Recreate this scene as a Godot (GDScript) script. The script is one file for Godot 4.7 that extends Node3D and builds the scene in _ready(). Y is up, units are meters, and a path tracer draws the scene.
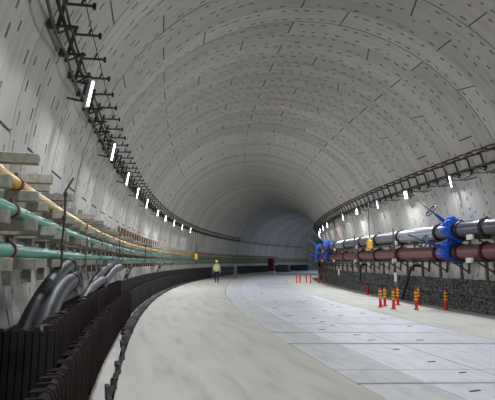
extends Node3D
# A bored road tunnel lined with precast concrete segments, bending gently to the right.
# Everything is laid out along the tunnel's own line: station s (metres along the road),
# x (metres to the right of the setting-out line) and y (metres above the road).

const K := 0.0073667      # curvature of the line, 1/m (radius about 136 m)
const GR := 0.0150        # gradient of the road
const CX := 5.194         # centre of the lining circle
const CY := 2.634
const R := 6.67           # inner radius of the lining
const W := 0.85           # width of one ring
const S0 := 10.45         # station where ring 0 begins

var M := {}
var used := {}
var rng := RandomNumberGenerator.new()

# ---------------------------------------------------------------- layout
func loc(ds: float, x: float, y: float) -> Vector3:
	var th := ds * K
	return Vector3((1.0 - cos(th)) / K + x * cos(th), y + GR * ds, -(sin(th) / K - x * sin(th)))

func frame(s: float, x := 0.0, y := 0.0) -> Transform3D:
	var th := s * K
	return Transform3D(Basis(Vector3(cos(th), 0, sin(th)), Vector3.UP, Vector3(-sin(th), 0, cos(th))), loc(s, x, y))

func wall_x(y: float, side: int) -> float:      # where the lining stands at height y
	return CX + side * sqrt(R * R - (y - CY) * (y - CY))

# ---------------------------------------------------------------- mesh builder
class MB:
	var v := PackedVector3Array()
	var n := PackedVector3Array()
	var u := PackedVector2Array()
	var c := PackedColorArray()
	var use_uv := false
	var tint := Color.WHITE
	var use_c := false
	func vert(p: Vector3, nn: Vector3, q := Vector2.ZERO) -> void:
		v.append(p); n.append(nn); u.append(q); c.append(tint)
	func tri(a: Vector3, b: Vector3, d: Vector3, hint := Vector3.ZERO) -> void:
		var m := (d - a).cross(b - a)
		if m.length_squared() < 1e-16: return
		m = m.normalized()
		if hint != Vector3.ZERO and m.dot(hint) < 0:
			vert(a, -m); vert(d, -m); vert(b, -m)
		else:
			vert(a, m); vert(b, m); vert(d, m)
	func quad(a: Vector3, b: Vector3, d: Vector3, e: Vector3, hint := Vector3.ZERO) -> void:
		tri(a, b, d, hint); tri(a, d, e, hint)
	# quad with given normals and coordinates
	func patch(p: Array, nn: Array, q: Array) -> void:
		var m: Vector3 = (p[2] - p[0]).cross(p[1] - p[0])
		var order := [0, 1, 2, 0, 2, 3] if m.dot(nn[0]) >= 0 else [0, 2, 1, 0, 3, 2]
		for i in order: vert(p[i], nn[i], q[i])
	func box(t: Transform3D, size: Vector3, bev := 0.0) -> void:
		var h := size * 0.5
		var b := minf(bev, minf(h.x, minf(h.y, h.z)) * 0.9)
		var o := t.origin
		if b <= 0.0:
			for ax in 3:
				for sg in [-1.0, 1.0]:
					var nn := Vector3.ZERO; nn[ax] = sg
					var a1 := (ax + 1) % 3
					var a2 := (ax + 2) % 3
					var q := []
					for k in [[-1, -1], [1, -1], [1, 1], [-1, 1]]:
						var p := Vector3.ZERO
						p[ax] = sg * h[ax]; p[a1] = k[0] * h[a1]; p[a2] = k[1] * h[a2]
						q.append(t * p)
					quad(q[0], q[1], q[2], q[3], t.basis * nn)
			return
		var P := func(sx: float, sy: float, sz: float, ax: int) -> Vector3:
			var p := Vector3(sx * (h.x - b), sy * (h.y - b), sz * (h.z - b))
			p[ax] = [sx, sy, sz][ax] * h[ax]
			return t * p
		for ax in 3:
			for sg in [-1.0, 1.0]:
				var q := []
				for k in [[-1.0, -1.0], [1.0, -1.0], [1.0, 1.0], [-1.0, 1.0]]:
					var s3 := [0.0, 0.0, 0.0]
					s3[ax] = sg; s3[(ax + 1) % 3] = k[0]; s3[(ax + 2) % 3] = k[1]
					q.append(P.call(s3[0], s3[1], s3[2], ax))
				var nn := Vector3.ZERO; nn[ax] = sg
				quad(q[0], q[1], q[2], q[3], t.basis * nn)
			# edges along axis ax
			var b1 := (ax + 1) % 3
			var b2 := (ax + 2) % 3
			for k in [[-1.0, -1.0], [1.0, -1.0], [1.0, 1.0], [-1.0, 1.0]]:
				var lo := [0.0, 0.0, 0.0]; lo[ax] = -1.0; lo[b1] = k[0]; lo[b2] = k[1]
				var hi := [0.0, 0.0, 0.0]; hi[ax] = 1.0; hi[b1] = k[0]; hi[b2] = k[1]
				var nn := Vector3.ZERO; nn[b1] = k[0]; nn[b2] = k[1]
				quad(P.call(lo[0], lo[1], lo[2], b1), P.call(hi[0], hi[1], hi[2], b1), P.call(hi[0], hi[1], hi[2], b2), P.call(lo[0], lo[1], lo[2], b2), t.basis * nn)
		for sx in [-1.0, 1.0]:
			for sy in [-1.0, 1.0]:
				for sz in [-1.0, 1.0]:
					tri(P.call(sx, sy, sz, 0), P.call(sx, sy, sz, 1), P.call(sx, sy, sz, 2), t.basis * Vector3(sx, sy, sz))
	# box between two points, w wide (towards side) and h high
	func bar(a: Vector3, b: Vector3, w: float, h: float, side := Vector3.UP, bev := 0.0) -> void:
		var z := (b - a).normalized()
		var x := side.cross(z)
		if x.length() < 1e-4: x = Vector3.RIGHT.cross(z)
		x = x.normalized()
		box(Transform3D(Basis(x, z.cross(x), z), (a + b) * 0.5), Vector3(w, h, a.distance_to(b)), bev)
	func tube(pts: PackedVector3Array, r, sides := 8, caps := true) -> void:
		var cnt := pts.size()
		var rings := []
		var nor := []
		var x := Vector3.ZERO
		for i in cnt:
			var z := (pts[mini(i + 1, cnt - 1)] - pts[maxi(i - 1, 0)]).normalized()
			if i == 0:
				x = Vector3.UP.cross(z)
				if x.length() < 0.05: x = Vector3.RIGHT.cross(z)
			x = (x - z * x.dot(z)).normalized()
			var y := z.cross(x)
			var rr: float = r[i] if r is Array or r is PackedFloat32Array else r
			var ring := PackedVector3Array(); var nr := PackedVector3Array()
			for k in sides:
				var a := TAU * k / sides
				var dn := x * cos(a) + y * sin(a)
				ring.append(pts[i] + dn * rr); nr.append(dn)
			rings.append(ring); nor.append(nr)
		for i in cnt - 1:
			for k in sides:
				var j := (k + 1) % sides
				patch([rings[i][k], rings[i][j], rings[i + 1][j], rings[i + 1][k]], [nor[i][k], nor[i][j], nor[i + 1][j], nor[i + 1][k]], [Vector2.ZERO, Vector2.ZERO, Vector2.ZERO, Vector2.ZERO])
		if caps:
			for e in [0, cnt - 1]:
				var hint: Vector3 = pts[0] - pts[1] if e == 0 else pts[cnt - 1] - pts[cnt - 2]
				for k in sides: tri(pts[e], rings[e][k], rings[e][(k + 1) % sides], hint)
	func rod(a: Vector3, b: Vector3, r: float, sides := 8) -> void:
		tube(PackedVector3Array([a, b]), r, sides)
	# profile of (radius, height) turned about the local y axis
	func lathe(t: Transform3D, prof: Array, sides := 16) -> void:
		for i in prof.size() - 1:
			var p: Vector2 = prof[i]; var q: Vector2 = prof[i + 1]
			var m := Vector2(q.y - p.y, -(q.x - p.x)).normalized()
			for k in sides:
				var a := TAU * k / sides; var b := TAU * (k + 1) / sides
				var f := func(s: Vector2, w: float) -> Vector3: return t * Vector3(s.x * cos(w), s.y, s.x * sin(w))
				var g := func(w: float) -> Vector3: return (t.basis * Vector3(m.x * cos(w), m.y, m.x * sin(w))).normalized()
				if p.x > 1e-5: _t3(f.call(p, a), f.call(p, b), f.call(q, b), g.call(a), g.call(b), g.call(b))
				if q.x > 1e-5: _t3(f.call(p, a), f.call(q, b), f.call(q, a), g.call(a), g.call(b), g.call(a))
	func _t3(a: Vector3, b: Vector3, d: Vector3, na: Vector3, nb: Vector3, nd: Vector3) -> void:
		if (d - a).cross(b - a).dot(na + nb + nd) >= 0: vert(a, na); vert(b, nb); vert(d, nd)
		else: vert(a, na); vert(d, nd); vert(b, nb)
	func mesh() -> ArrayMesh:
		var a := []; a.resize(Mesh.ARRAY_MAX)
		a[Mesh.ARRAY_VERTEX] = v; a[Mesh.ARRAY_NORMAL] = n
		if use_uv: a[Mesh.ARRAY_TEX_UV] = u
		if use_c: a[Mesh.ARRAY_COLOR] = c
		var m := ArrayMesh.new(); m.add_surface_from_arrays(Mesh.PRIMITIVE_TRIANGLES, a)
		return m

# ---------------------------------------------------------------- naming
func numbered(called: String) -> String:
	var k: int = used.get(called, 0)
	used[called] = k + 1
	return called if k == 0 else "%s_%03d" % [called, k]

func thing(called: String, label: String, category: String, t := Transform3D.IDENTITY, group := "") -> Node3D:
	var o := Node3D.new()
	o.name = numbered(called); o.transform = t
	add_child(o, true); tag(o, label, category, group)
	return o

func tag(o: Node, label: String, category: String, group := "") -> void:
	o.set_meta("label", label); o.set_meta("category", category)
	if group: o.set_meta("group", group)

func part(called: String, mesh: Mesh, mat: Material, parent: Node, t := Transform3D.IDENTITY, label := "") -> MeshInstance3D:
	var o := MeshInstance3D.new()
	o.name = called; o.mesh = mesh; o.material_override = mat; o.transform = t
	o.cast_shadow = GeometryInstance3D.SHADOW_CASTING_SETTING_ON
	parent.add_child(o, true)
	if label: o.set_meta("label", label)
	return o

func solo(called: String, mesh: Mesh, mat: Material, label: String, category: String, t := Transform3D.IDENTITY, group := "") -> MeshInstance3D:
	var o := part(numbered(called), mesh, mat, self, t)
	tag(o, label, category, group)
	return o

func copy(o: Node3D, t: Transform3D, base_name: String, label := "") -> Node3D:
	var d: Node3D = o.duplicate()
	d.name = numbered(base_name); d.transform = t
	add_child(d, true)
	if label: d.set_meta("label", label)
	return d

# ---------------------------------------------------------------- materials
func noise_tex(seed_: int, freq: float, stops: Array, octaves := 4, size := 512, normal := false, bump := 4.0) -> NoiseTexture2D:
	var f := FastNoiseLite.new()
	f.seed = seed_; f.frequency = freq; f.fractal_octaves = octaves; f.noise_type = FastNoiseLite.TYPE_SIMPLEX_SMOOTH
	var t := NoiseTexture2D.new()
	t.width = size; t.height = size; t.seamless = true; t.noise = f; t.normalize = true
	if normal:
		t.as_normal_map = true; t.bump_strength = bump
	elif stops.size():
		var g := Gradient.new()
		var off := PackedFloat32Array(); var col := PackedColorArray()
		for s in stops: off.append(s[0]); col.append(s[1])
		g.offsets = off; g.colors = col
		t.color_ramp = g
	return t

func g(v: float) -> Color: return Color(v, v, v)

func mat(col: Color, rough: float, metal := 0.0, tex: Texture2D = null, scale := 1.0, nrm: Texture2D = null, ns := 0.5) -> StandardMaterial3D:
	var m := StandardMaterial3D.new()
	m.albedo_color = col; m.roughness = rough; m.metallic = metal
	if tex: m.albedo_texture = tex
	if nrm:
		m.normal_enabled = true; m.normal_texture = nrm; m.normal_scale = ns
	if tex or nrm:
		m.uv1_triplanar = true; m.uv1_world_triplanar = true
		m.uv1_scale = Vector3.ONE * scale
	return m

func make_materials() -> void:
	var streak := noise_tex(3, 0.012, [[0.0, g(0.84)], [0.3, g(0.93)], [0.5, g(0.965)], [0.72, g(0.985)], [1.0, g(1.0)]], 4)
	var blotch := noise_tex(8, 0.010, [[0.0, g(0.66)], [0.35, g(0.86)], [0.6, g(0.95)], [1.0, g(1.0)]], 5)
	var wear := noise_tex(44, 0.014, [[0.0, g(0.84)], [0.3, g(0.935)], [0.55, g(0.97)], [1.0, g(1.0)]], 5)
	var fine := noise_tex(21, 0.06, [[0.0, g(0.72)], [0.4, g(0.92)], [1.0, g(1.0)]], 4)
	var bumpy := noise_tex(5, 0.03, [], 5, 512, true, 5.0)
	var crease := noise_tex(11, 0.02, [], 4, 512, true, 14.0)
	# lining concrete: stretched round the ring, each batch cast at another time
	var tints := [Color(0.71, 0.694, 0.66), Color(0.672, 0.658, 0.625), Color(0.74, 0.724, 0.69), Color(0.695, 0.678, 0.64), Color(0.687, 0.677, 0.65)]
	for i in 5:
		var m := StandardMaterial3D.new()
		m.albedo_color = tints[i]; m.albedo_texture = streak; m.roughness = 0.58
		m.uv1_scale = Vector3(0.055, 0.62, 1); m.uv1_offset = Vector3(0.21 * i, 0.37 * i, 0)
		M["lining%d" % i] = m
	M.grout = mat(Color(0.30, 0.29, 0.28), 0.95)
	M.strip = mat(Color(0.71, 0.695, 0.655), 0.75, 0, wear, 0.2, bumpy, 0.12)
	M.strip.uv1_scale = Vector3(0.30, 0.3, 0.045)
	M.strip2 = mat(Color(0.78, 0.77, 0.73), 0.70, 0, wear, 0.17, bumpy, 0.12)
	M.strip2.uv1_scale = Vector3(0.35, 0.3, 0.06)
	for i in 4:
		M["slab%d" % i] = mat([Color(0.79, 0.795, 0.83), Color(0.81, 0.815, 0.845), Color(0.765, 0.77, 0.80), Color(0.80, 0.80, 0.82)][i], 0.50, 0, wear, 0.3, bumpy, 0.3)
		M["slab%d" % i].uv1_scale = [Vector3(0.45, 0.3, 0.14), Vector3(0.6, 0.3, 0.11), Vector3(0.4, 0.3, 0.2), Vector3(0.7, 0.3, 0.16)][i]
		M["slab%d" % i].uv1_offset = Vector3(0.3, 0.2, 0.1) * i
	M.slab_edge = mat(Color(0.745, 0.745, 0.745), 0.6, 0, wear, 0.3, bumpy, 0.3)
	M.slab_edge.uv1_scale = Vector3(0.5, 0.3, 0.15)
	M.bed = mat(Color(0.17, 0.165, 0.16), 0.95, 0, fine, 0.5)
	M.plate = mat(Color(0.16, 0.155, 0.15), 0.6, 0.4)
	M.rust = mat(Color(0.155, 0.105, 0.085), 0.85, 0.1, fine, 1.3)
	M.rust_dark = mat(Color(0.108, 0.086, 0.08), 0.9, 0, fine, 0.9)
	M.membrane = mat(Color(0.075, 0.06, 0.055), 0.7)
	M.fabric = mat(Color(0.48, 0.475, 0.47), 0.72, 0, noise_tex(31, 0.028, [[0.0, g(0.2)], [0.42, g(0.36)], [0.55, g(0.6)], [0.68, g(0.95)], [1.0, g(1.0)]], 5), 0.5, crease, 0.6)
	M.steel = mat(Color(0.27, 0.265, 0.25), 0.6, 0.3)
	M.galv = mat(Color(0.46, 0.46, 0.45), 0.5, 0.6, fine, 1.0)
	M.cable = mat(Color(0.085, 0.085, 0.09), 0.55)
	M.cable_grey = mat(Color(0.33, 0.30, 0.26), 0.7)
	M.cable_red = mat(Color(0.34, 0.15, 0.13), 0.65)
	M.hose = mat(Color(0.155, 0.16, 0.17), 0.5)
	M.timber = mat(Color(0.60, 0.59, 0.545), 0.9, 0, noise_tex(14, 0.02, [[0.0, g(0.78)], [0.5, g(0.93)], [1.0, g(1.0)]], 4), 1.1)
	M.timber_brown = mat(Color(0.47, 0.34, 0.22), 0.9, 0, fine, 1.1)
	M.yellow_pipe = mat(Color(0.83, 0.66, 0.20), 0.35, 0, fine, 0.5)
	M.green_pipe = mat(Color(0.30, 0.62, 0.53), 0.35, 0, fine, 0.5)
	M.clamp = mat(Color(0.45, 0.12, 0.09), 0.5)
	M.pipe_grey = mat(Color(0.50, 0.52, 0.56), 0.32, 0.35, fine, 0.45)
	M.pipe_dark = mat(Color(0.36, 0.365, 0.39), 0.35, 0.3, fine, 0.45)
	M.pipe_light = mat(Color(0.70, 0.71, 0.74), 0.30, 0.35, fine, 0.45)
	M.pipe_red = mat(Color(0.47, 0.285, 0.275), 0.42, 0.1, fine, 0.45)
	M.coupling = mat(Color(0.105, 0.10, 0.105), 0.5, 0.2)
	M.coupling_red = mat(Color(0.20, 0.10, 0.10), 0.5, 0.2)
	M.blue = mat(Color(0.09, 0.34, 0.76), 0.45)
	M.blue_dull = mat(Color(0.16, 0.30, 0.50), 0.5, 0.1)
	M.white = mat(Color(0.86, 0.86, 0.84), 0.6)
	M.brown_steel = mat(Color(0.40, 0.34, 0.29), 0.7, 0.2, fine, 1.0)
	M.red = mat(Color(0.80, 0.10, 0.06), 0.45)
	M.red_dull = mat(Color(0.38, 0.09, 0.10), 0.55)
	M.band = mat(Color(0.95, 0.72, 0.12), 0.4)
	M.band_dark = mat(Color(0.42, 0.12, 0.06), 0.5)
	M.orange = mat(Color(0.85, 0.36, 0.16), 0.5)
	M.yellow = mat(Color(0.90, 0.68, 0.08), 0.45)
	M.lamp_body = mat(Color(0.62, 0.62, 0.62), 0.5)
	var gl := mat(Color(0.95, 0.95, 0.95), 0.4)
	gl.emission_enabled = true; gl.emission = Color(0.93, 0.96, 1.0); gl.emission_energy_multiplier = 6.0
	M.glow = gl
	M.fence = mat(Color(0.42, 0.48, 0.56), 0.5, 0.4)
	M.grey_case = mat(Color(0.30, 0.31, 0.33), 0.6)
	M.skip_blue = mat(Color(0.13, 0.19, 0.30), 0.6, 0.1)

# ---------------------------------------------------------------- camera, air, lamps' strength
const LAMP := 10.2
const FLOOD := 18.0
const LEAN := 0.7         # lamps are aimed a little below level

func make_view() -> void:
	var cam := Camera3D.new()
	cam.name = "camera"
	cam.fov = rad_to_deg(2.0 * atan(200.0 / 480.0))
	cam.near = 0.05; cam.far = 400.0
	cam.basis = Basis(Vector3.UP, -0.2634) * Basis(Vector3.RIGHT, 0.1436) * Basis(Vector3.BACK, 0.00176)
	cam.position = Vector3(0, 1.7, 0)
	cam.current = true
	add_child(cam)
	var e := Environment.new()
	e.background_mode = Environment.BG_COLOR
	e.background_color = Color(0.0, 0.0, 0.0)
	e.tonemap_mode = Environment.TONE_MAPPER_LINEAR
	e.tonemap_exposure = 1.0
	e.sdfgi_enabled = true; e.ssao_enabled = true; e.ssil_enabled = true
	var we := WorldEnvironment.new(); we.name = "environment"; we.environment = e
	add_child(we)

# ---------------------------------------------------------------- lining
# the three ways the ring is turned: angles (degrees, from the right springing) of the joints, and their slant
const JOINTS := [
	[[-24.0, 0.0], [18.5, 0.0], [57.4, 0.0], [96.5, 0.0], [135.5, 0.0], [174.5, 0.0], [204.0, 0.0]],
	[[-24.0, 0.0], [5.4, 0.0], [44.0, 1.5], [83.5, 0.0], [122.6, 0.0], [161.6, 0.0], [204.0, 0.0]],
	[[-24.0, 0.0], [30.8, 0.0], [70.6, -2.2], [109.6, 0.0], [148.6, 0.0], [187.6, 0.0], [204.0, 0.0]]]

func ring_kind(k: int) -> int:
	var m := posmod(k, 4)
	return 0 if m % 2 == 0 else (1 if m == 3 else 2)

func seg_mesh(j0: Array, j1: Array, sd: int, pockets := true) -> ArrayMesh:
	var rr := RandomNumberGenerator.new(); rr.seed = sd
	var mb := MB.new(); mb.use_uv = true
	var gap := rad_to_deg(0.019 / R)
	var span: float = j1[0] - j0[0] - 2 * gap
	var cols := [0.004, 0.016, 0.13, 0.185, 0.655, 0.71, W - 0.016, W - 0.004]
	var tn := [0.0, 0.02 / R * 57.3 / span, 1.0 - 0.02 / R * 57.3 / span, 1.0]
	var holes := []        # [t0, t1, column]
	var cnt := int(round(span / 3.25))
	for row in 2:
		for i in cnt:
			var ctr: float = (i + (0.32 if row == 0 else 0.70)) / cnt
			ctr += rr.randf_range(-0.14, 0.14) / cnt
			if rr.randf() < 0.24 or not pockets: continue
			var hw: float = rr.randf_range(0.42, 0.88) / span
			if ctr - hw < tn[1] + 0.01 or ctr + hw > tn[2] - 0.01: continue
			holes.append([ctr - hw, ctr + hw, 2 if row == 0 else 4])
			tn.append(ctr - hw); tn.append(ctr + hw)
	if not pockets:
		for i in range(1, 14): tn.append(i / 14.0)
	tn.sort()
	var nt := tn.size()
	var P := func(t: float, ds: float, r: float) -> Vector3:
		var q: float = ds / W - 0.5
		var a := deg_to_rad(lerpf(j0[0] + gap + j0[1] * q, j1[0] - gap + j1[1] * q, t))
		return loc(ds, CX + r * cos(a), CY + r * sin(a))
	var N := func(t: float) -> Vector3:
		var a := deg_to_rad(lerpf(j0[0], j1[0], t))
		return Vector3(-cos(a), -sin(a), 0)
	var U := func(t: float, ds: float) -> Vector2:
		return Vector2(deg_to_rad(lerpf(j0[0], j1[0], t)) * R, ds)
	var rad := func(i: int, j: int) -> float:
		return R + (0.014 if i == 0 or i == nt - 1 else 0.0) + (0.012 if j == 0 or j == 7 else 0.0)
	for i in nt - 1:
		for j in 7:
			var t0: float = tn[i]; var t1: float = tn[i + 1]
			if t1 - t0 < 1e-5: continue
			var hole := false
			for h in holes:
				if h[2] == j and t0 > h[0] - 1e-5 and t1 < h[1] + 1e-5: hole = true
			var a: Vector3 = P.call(t0, cols[j], rad.call(i, j)); var b: Vector3 = P.call(t1, cols[j], rad.call(i + 1, j))
			var c: Vector3 = P.call(t1, cols[j + 1], rad.call(i + 1, j + 1)); var d: Vector3 = P.call(t0, cols[j + 1], rad.call(i, j + 1))
			var n0: Vector3 = N.call(t0); var n1: Vector3 = N.call(t1)
			if not hole:
				mb.patch([a, b, c, d], [n0, n1, n1, n0], [U.call(t0, cols[j]), U.call(t1, cols[j]), U.call(t1, cols[j + 1]), U.call(t0, cols[j + 1])])
	for h in holes:
		var j: int = h[2]
		var deep := rr.randf_range(0.025, 0.065)
		var q := []; var w := []
		for e in [[h[0], j], [h[1], j], [h[1], j + 1], [h[0], j + 1]]:
			q.append(P.call(e[0], cols[e[1]], R)); w.append(P.call(e[0], cols[e[1]], R + deep))
		var n0: Vector3 = N.call((h[0] + h[1]) * 0.5)
		mb.quad(w[0], w[1], w[2], w[3], n0)
		var mid: Vector3 = (q[0] + q[1] + q[2] + q[3]) * 0.25
		for e in 4:
			var f := (e + 1) % 4
			mb.quad(q[e], q[f], w[f], w[e], mid - (q[e] + q[f]) * 0.5)
	# the four sides of the block
	for i in nt - 1:
		for e in [[0, 0], [7, 1]]:
			mb.quad(P.call(tn[i], cols[e[0]], rad.call(i, e[0])), P.call(tn[i + 1], cols[e[0]], rad.call(i + 1, e[0])), P.call(tn[i + 1], cols[e[0]], R + 0.24), P.call(tn[i], cols[e[0]], R + 0.24), Vector3(0, 0, 1 if e[1] == 0 else -1))
	for e in [0, nt - 1]:
		var hint: Vector3 = P.call(0.0, 0.4, R) - P.call(1.0, 0.4, R)
		if e > 0: hint = -hint
		for j in 7:
			mb.quad(P.call(tn[e], cols[j], rad.call(e, j)), P.call(tn[e], cols[j + 1], rad.call(e, j + 1)), P.call(tn[e], cols[j + 1], R + 0.24), P.call(tn[e], cols[j], R + 0.24), hint)
	return mb.mesh()

func ring_xf(k: int) -> Transform3D:
	var q := RandomNumberGenerator.new(); q.seed = 900 + k
	var grow := q.randf_range(-0.014, 0.014)
	if k == 28: grow = 0.045
	if k == 29: grow = 0.03
	var s := 1.0 + grow / R
	var c := Vector3(CX, CY, 0)
	return frame(S0 + k * W) * Transform3D(Basis.from_scale(Vector3(s, s, 1)), c - Vector3(c.x * s, c.y * s, 0)) * Transform3D(Basis.IDENTITY, Vector3(q.randf_range(-0.004, 0.004), 0, 0))

const RING_FIRST := -42
const RING_NEAR := -9
const RING_SPLIT := 41
const RING_LAST := 122

func make_lining() -> void:
	var vault := Node3D.new(); vault.name = "wall_vault"; add_child(vault)
	vault.set_meta("kind", "structure")
	vault.set_meta("label", "round concrete tunnel lining of precast segments dotted with bolt pockets")
	var meshes := []
	var plain := []
	for t in 3:
		var row := []; var prow := []
		for i in 6:
			row.append(seg_mesh(JOINTS[t][i], JOINTS[t][i + 1], 40 + t * 6 + i))
			prow.append(seg_mesh(JOINTS[t][i], JOINTS[t][i + 1], 40 + t * 6 + i, false))
		meshes.append(row); plain.append(prow)
	var q := RandomNumberGenerator.new(); q.seed = 77
	for k in range(RING_NEAR, RING_SPLIT):
		var t := ring_kind(k); var xf := ring_xf(k)
		var batch := q.randi_range(0, 4)
		for i in 6:
			part("lining_segment", meshes[t][i], M["lining%d" % (batch if q.randf() < 0.85 else q.randi_range(0, 4))], vault, xf)
	for run in [[RING_FIRST, RING_NEAR, "near_rings"], [RING_SPLIT, RING_LAST, "far_rings"]]:
		var sts := []
		for i in 3:
			var st := SurfaceTool.new(); st.begin(Mesh.PRIMITIVE_TRIANGLES); sts.append(st)
		for k in range(run[0], run[1]):
			var t := ring_kind(k); var xf := ring_xf(k)
			var batch := q.randi_range(0, 2)
			for i in 6:
				sts[batch if q.randf() < 0.8 else q.randi_range(0, 2)].append_from(meshes[t][i] if k > 0 and k < 70 else plain[t][i], 0, xf)
		for i in 3:
			var o := part(run[2], sts[i].commit(), M["lining%d" % i], vault)
			o.set_meta("kind", "stuff")
	# grout behind the segments
	var mb := MB.new()
	var s := S0 + RING_FIRST * W
	while s < S0 + RING_LAST * W - 0.01:
		var s1 := minf(s + W * 4, S0 + RING_LAST * W)
		for i in 38:
			var a0 := deg_to_rad(-25.0 + i * 230.0 / 38); var a1 := deg_to_rad(-25.0 + (i + 1) * 230.0 / 38)
			var f := func(ss: float, a: float, r: float) -> Vector3: return loc(ss, CX + r * cos(a), CY + r * sin(a))
			mb.quad(f.call(s, a0, R + 0.22), f.call(s, a1, R + 0.22), f.call(s1, a1, R + 0.22), f.call(s1, a0, R + 0.22), Vector3(-cos(a0), -sin(a0), 0))
			mb.quad(f.call(s, a0, R + 0.45), f.call(s, a1, R + 0.45), f.call(s1, a1, R + 0.45), f.call(s1, a0, R + 0.45), Vector3(cos(a0), sin(a0), 0))
		s = s1
	part("grout_shell", mb.mesh(), M.grout, vault)

# ---------------------------------------------------------------- road
func ribbon(s0: float, s1: float, step: float, sect: Array, mb: MB) -> void:
	# sweeps an open section of (x, y) points, listed so that its outside is above / to the right
	var s := s0
	while s < s1 - 1e-4:
		var e := minf(s + step, s1)
		for i in sect.size() - 1:
			var a: Vector2 = sect[i]; var b: Vector2 = sect[i + 1]
			var hint := Vector3(-(b.y - a.y), b.x - a.x, 0)
			mb.quad(loc(s, a.x, a.y), loc(s, b.x, b.y), loc(e, b.x, b.y), loc(e, a.x, a.y), hint)
		s = e

func make_road() -> void:
	var fl := Node3D.new(); fl.name = "floor"; add_child(fl)
	fl.set_meta("kind", "structure")
	fl.set_meta("label", "concrete tunnel road with jointed slabs between two cast strips")
	var q := RandomNumberGenerator.new(); q.seed = 5
	var mb := MB.new()
	ribbon(-25, 114, 2.0, [Vector2(-0.94, -0.07), Vector2(11.33, -0.07)], mb)
	ribbon(-25, 114, 2.0, [Vector2(11.6, -0.5), Vector2(-1.2, -0.5)], mb)
	part("bed", mb.mesh(), M.bed, fl)
	mb = MB.new()
	ribbon(-25, 114, 1.0, [Vector2(-0.14, -0.07), Vector2(-0.13, -0.01), Vector2(-0.12, 0.0), Vector2(3.19, 0.0), Vector2(3.2, -0.01), Vector2(3.2, -0.07)], mb)
	part("cast_strip", mb.mesh(), M.strip, fl)
	mb = MB.new()
	ribbon(-25, 114, 1.0, [Vector2(7.86, -0.07), Vector2(7.86, -0.01), Vector2(7.87, 0.0), Vector2(11.3, 0.0)], mb)
	part("cast_strip", mb.mesh(), M.strip2, fl)
	mb = MB.new()
	ribbon(-25, 114, 1.0, [Vector2(-0.94, 0.01), Vector2(-0.22, 0.01), Vector2(-0.2, -0.01), Vector2(-0.2, -0.07)], mb)
	part("kerb_strip", mb.mesh(), M.strip2, fl)
	var js := [-25.0, -12.0, -4.0, -1.0, 1.2, 2.9, 4.9, 6.64, 7.53, 10.15, 11.85, 13.6]
	while js[-1] < 62: js.append(js[-1] + 1.72)
	js.append(80.0); js.append(114.0)
	var xs := [3.22, 4.2, 5.5, 7.84]
	for j in js.size() - 1:
		for c in 3:
			mb = MB.new()
			var wide := {7: 0.045, 8: 0.02, 9: 0.075, 10: 0.05, 11: 0.04}
			var ga: float = wide.get(j, 0.025)
			var gb: float = wide.get(j + 1, 0.025)
			var dy := q.randf_range(-0.004, 0.004)
			var x0: float = xs[c] + 0.006; var x1: float = xs[c + 1] - 0.006
			var n := maxi(1, int((js[j + 1] - js[j]) / 2.0))
			var top := func(x: float, f: float, inset: float, y: float) -> Vector3:
				var s: float = lerpf(js[j] + ga + inset, js[j + 1] - gb - inset, f) - 0.18 * (x - 3.2)
				return loc(s, x, y)
			for i in n:
				var f0 := float(i) / n; var f1 := float(i + 1) / n
				mb.quad(top.call(x0 + 0.01, f0, 0.01, dy), top.call(x1 - 0.01, f0, 0.01, dy), top.call(x1 - 0.01, f1, 0.01, dy), top.call(x0 + 0.01, f1, 0.01, dy), Vector3.UP)
				for e in [[x0 + 0.01, x0, -1], [x1 - 0.01, x1, 1]]:
					mb.quad(top.call(e[0], f0, 0.01, dy), top.call(e[1], f0, 0.0, dy - 0.01), top.call(e[1], f1, 0.0, dy - 0.01), top.call(e[0], f1, 0.01, dy), Vector3(e[2], 1, 0))
					mb.quad(top.call(e[1], f0, 0.0, dy - 0.01), top.call(e[1], f0, 0.0, -0.07), top.call(e[1], f1, 0.0, -0.07), top.call(e[1], f1, 0.0, dy - 0.01), Vector3(e[2], 0, 0))
			for e in [[0.0, 1], [1.0, -1]]:
				mb.quad(top.call(x0 + 0.01, e[0], 0.01, dy), top.call(x1 - 0.01, e[0], 0.01, dy), top.call(x1, e[0], 0.0, dy - 0.01), top.call(x0, e[0], 0.0, dy - 0.01), Vector3(0, 1, e[1]))
				mb.quad(top.call(x0, e[0], 0.0, dy - 0.01), top.call(x1, e[0], 0.0, dy - 0.01), top.call(x1, e[0], 0.0, -0.07), top.call(x0, e[0], 0.0, -0.07), Vector3(0, 0, e[1]))
			var slab := part("road_slab", mb.mesh(), M.slab_edge if c == 0 else M["slab%d" % q.randi_range(0, 3)], fl)
			# cast-in lifting plates
			if js[j] > 3 and js[j] < 26 and c > 0:
				for f in [0.25, 0.75]:
					if q.randf() < 0.45: continue
					var xx: float = lerpf(x0, x1, 0.3 if q.randf() < 0.5 else 0.72)
					var o: Vector3 = top.call(xx, f, 0.0, dy + 0.001)
					var pm := MB.new()
					pm.box(Transform3D(Basis(Vector3.UP, -(js[j] * K) + 0.18), o), Vector3(q.randf_range(0.10, 0.2), 0.012, 0.05), 0.004)
					part("lifting_plate", pm.mesh(), M.plate, slab)

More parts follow.
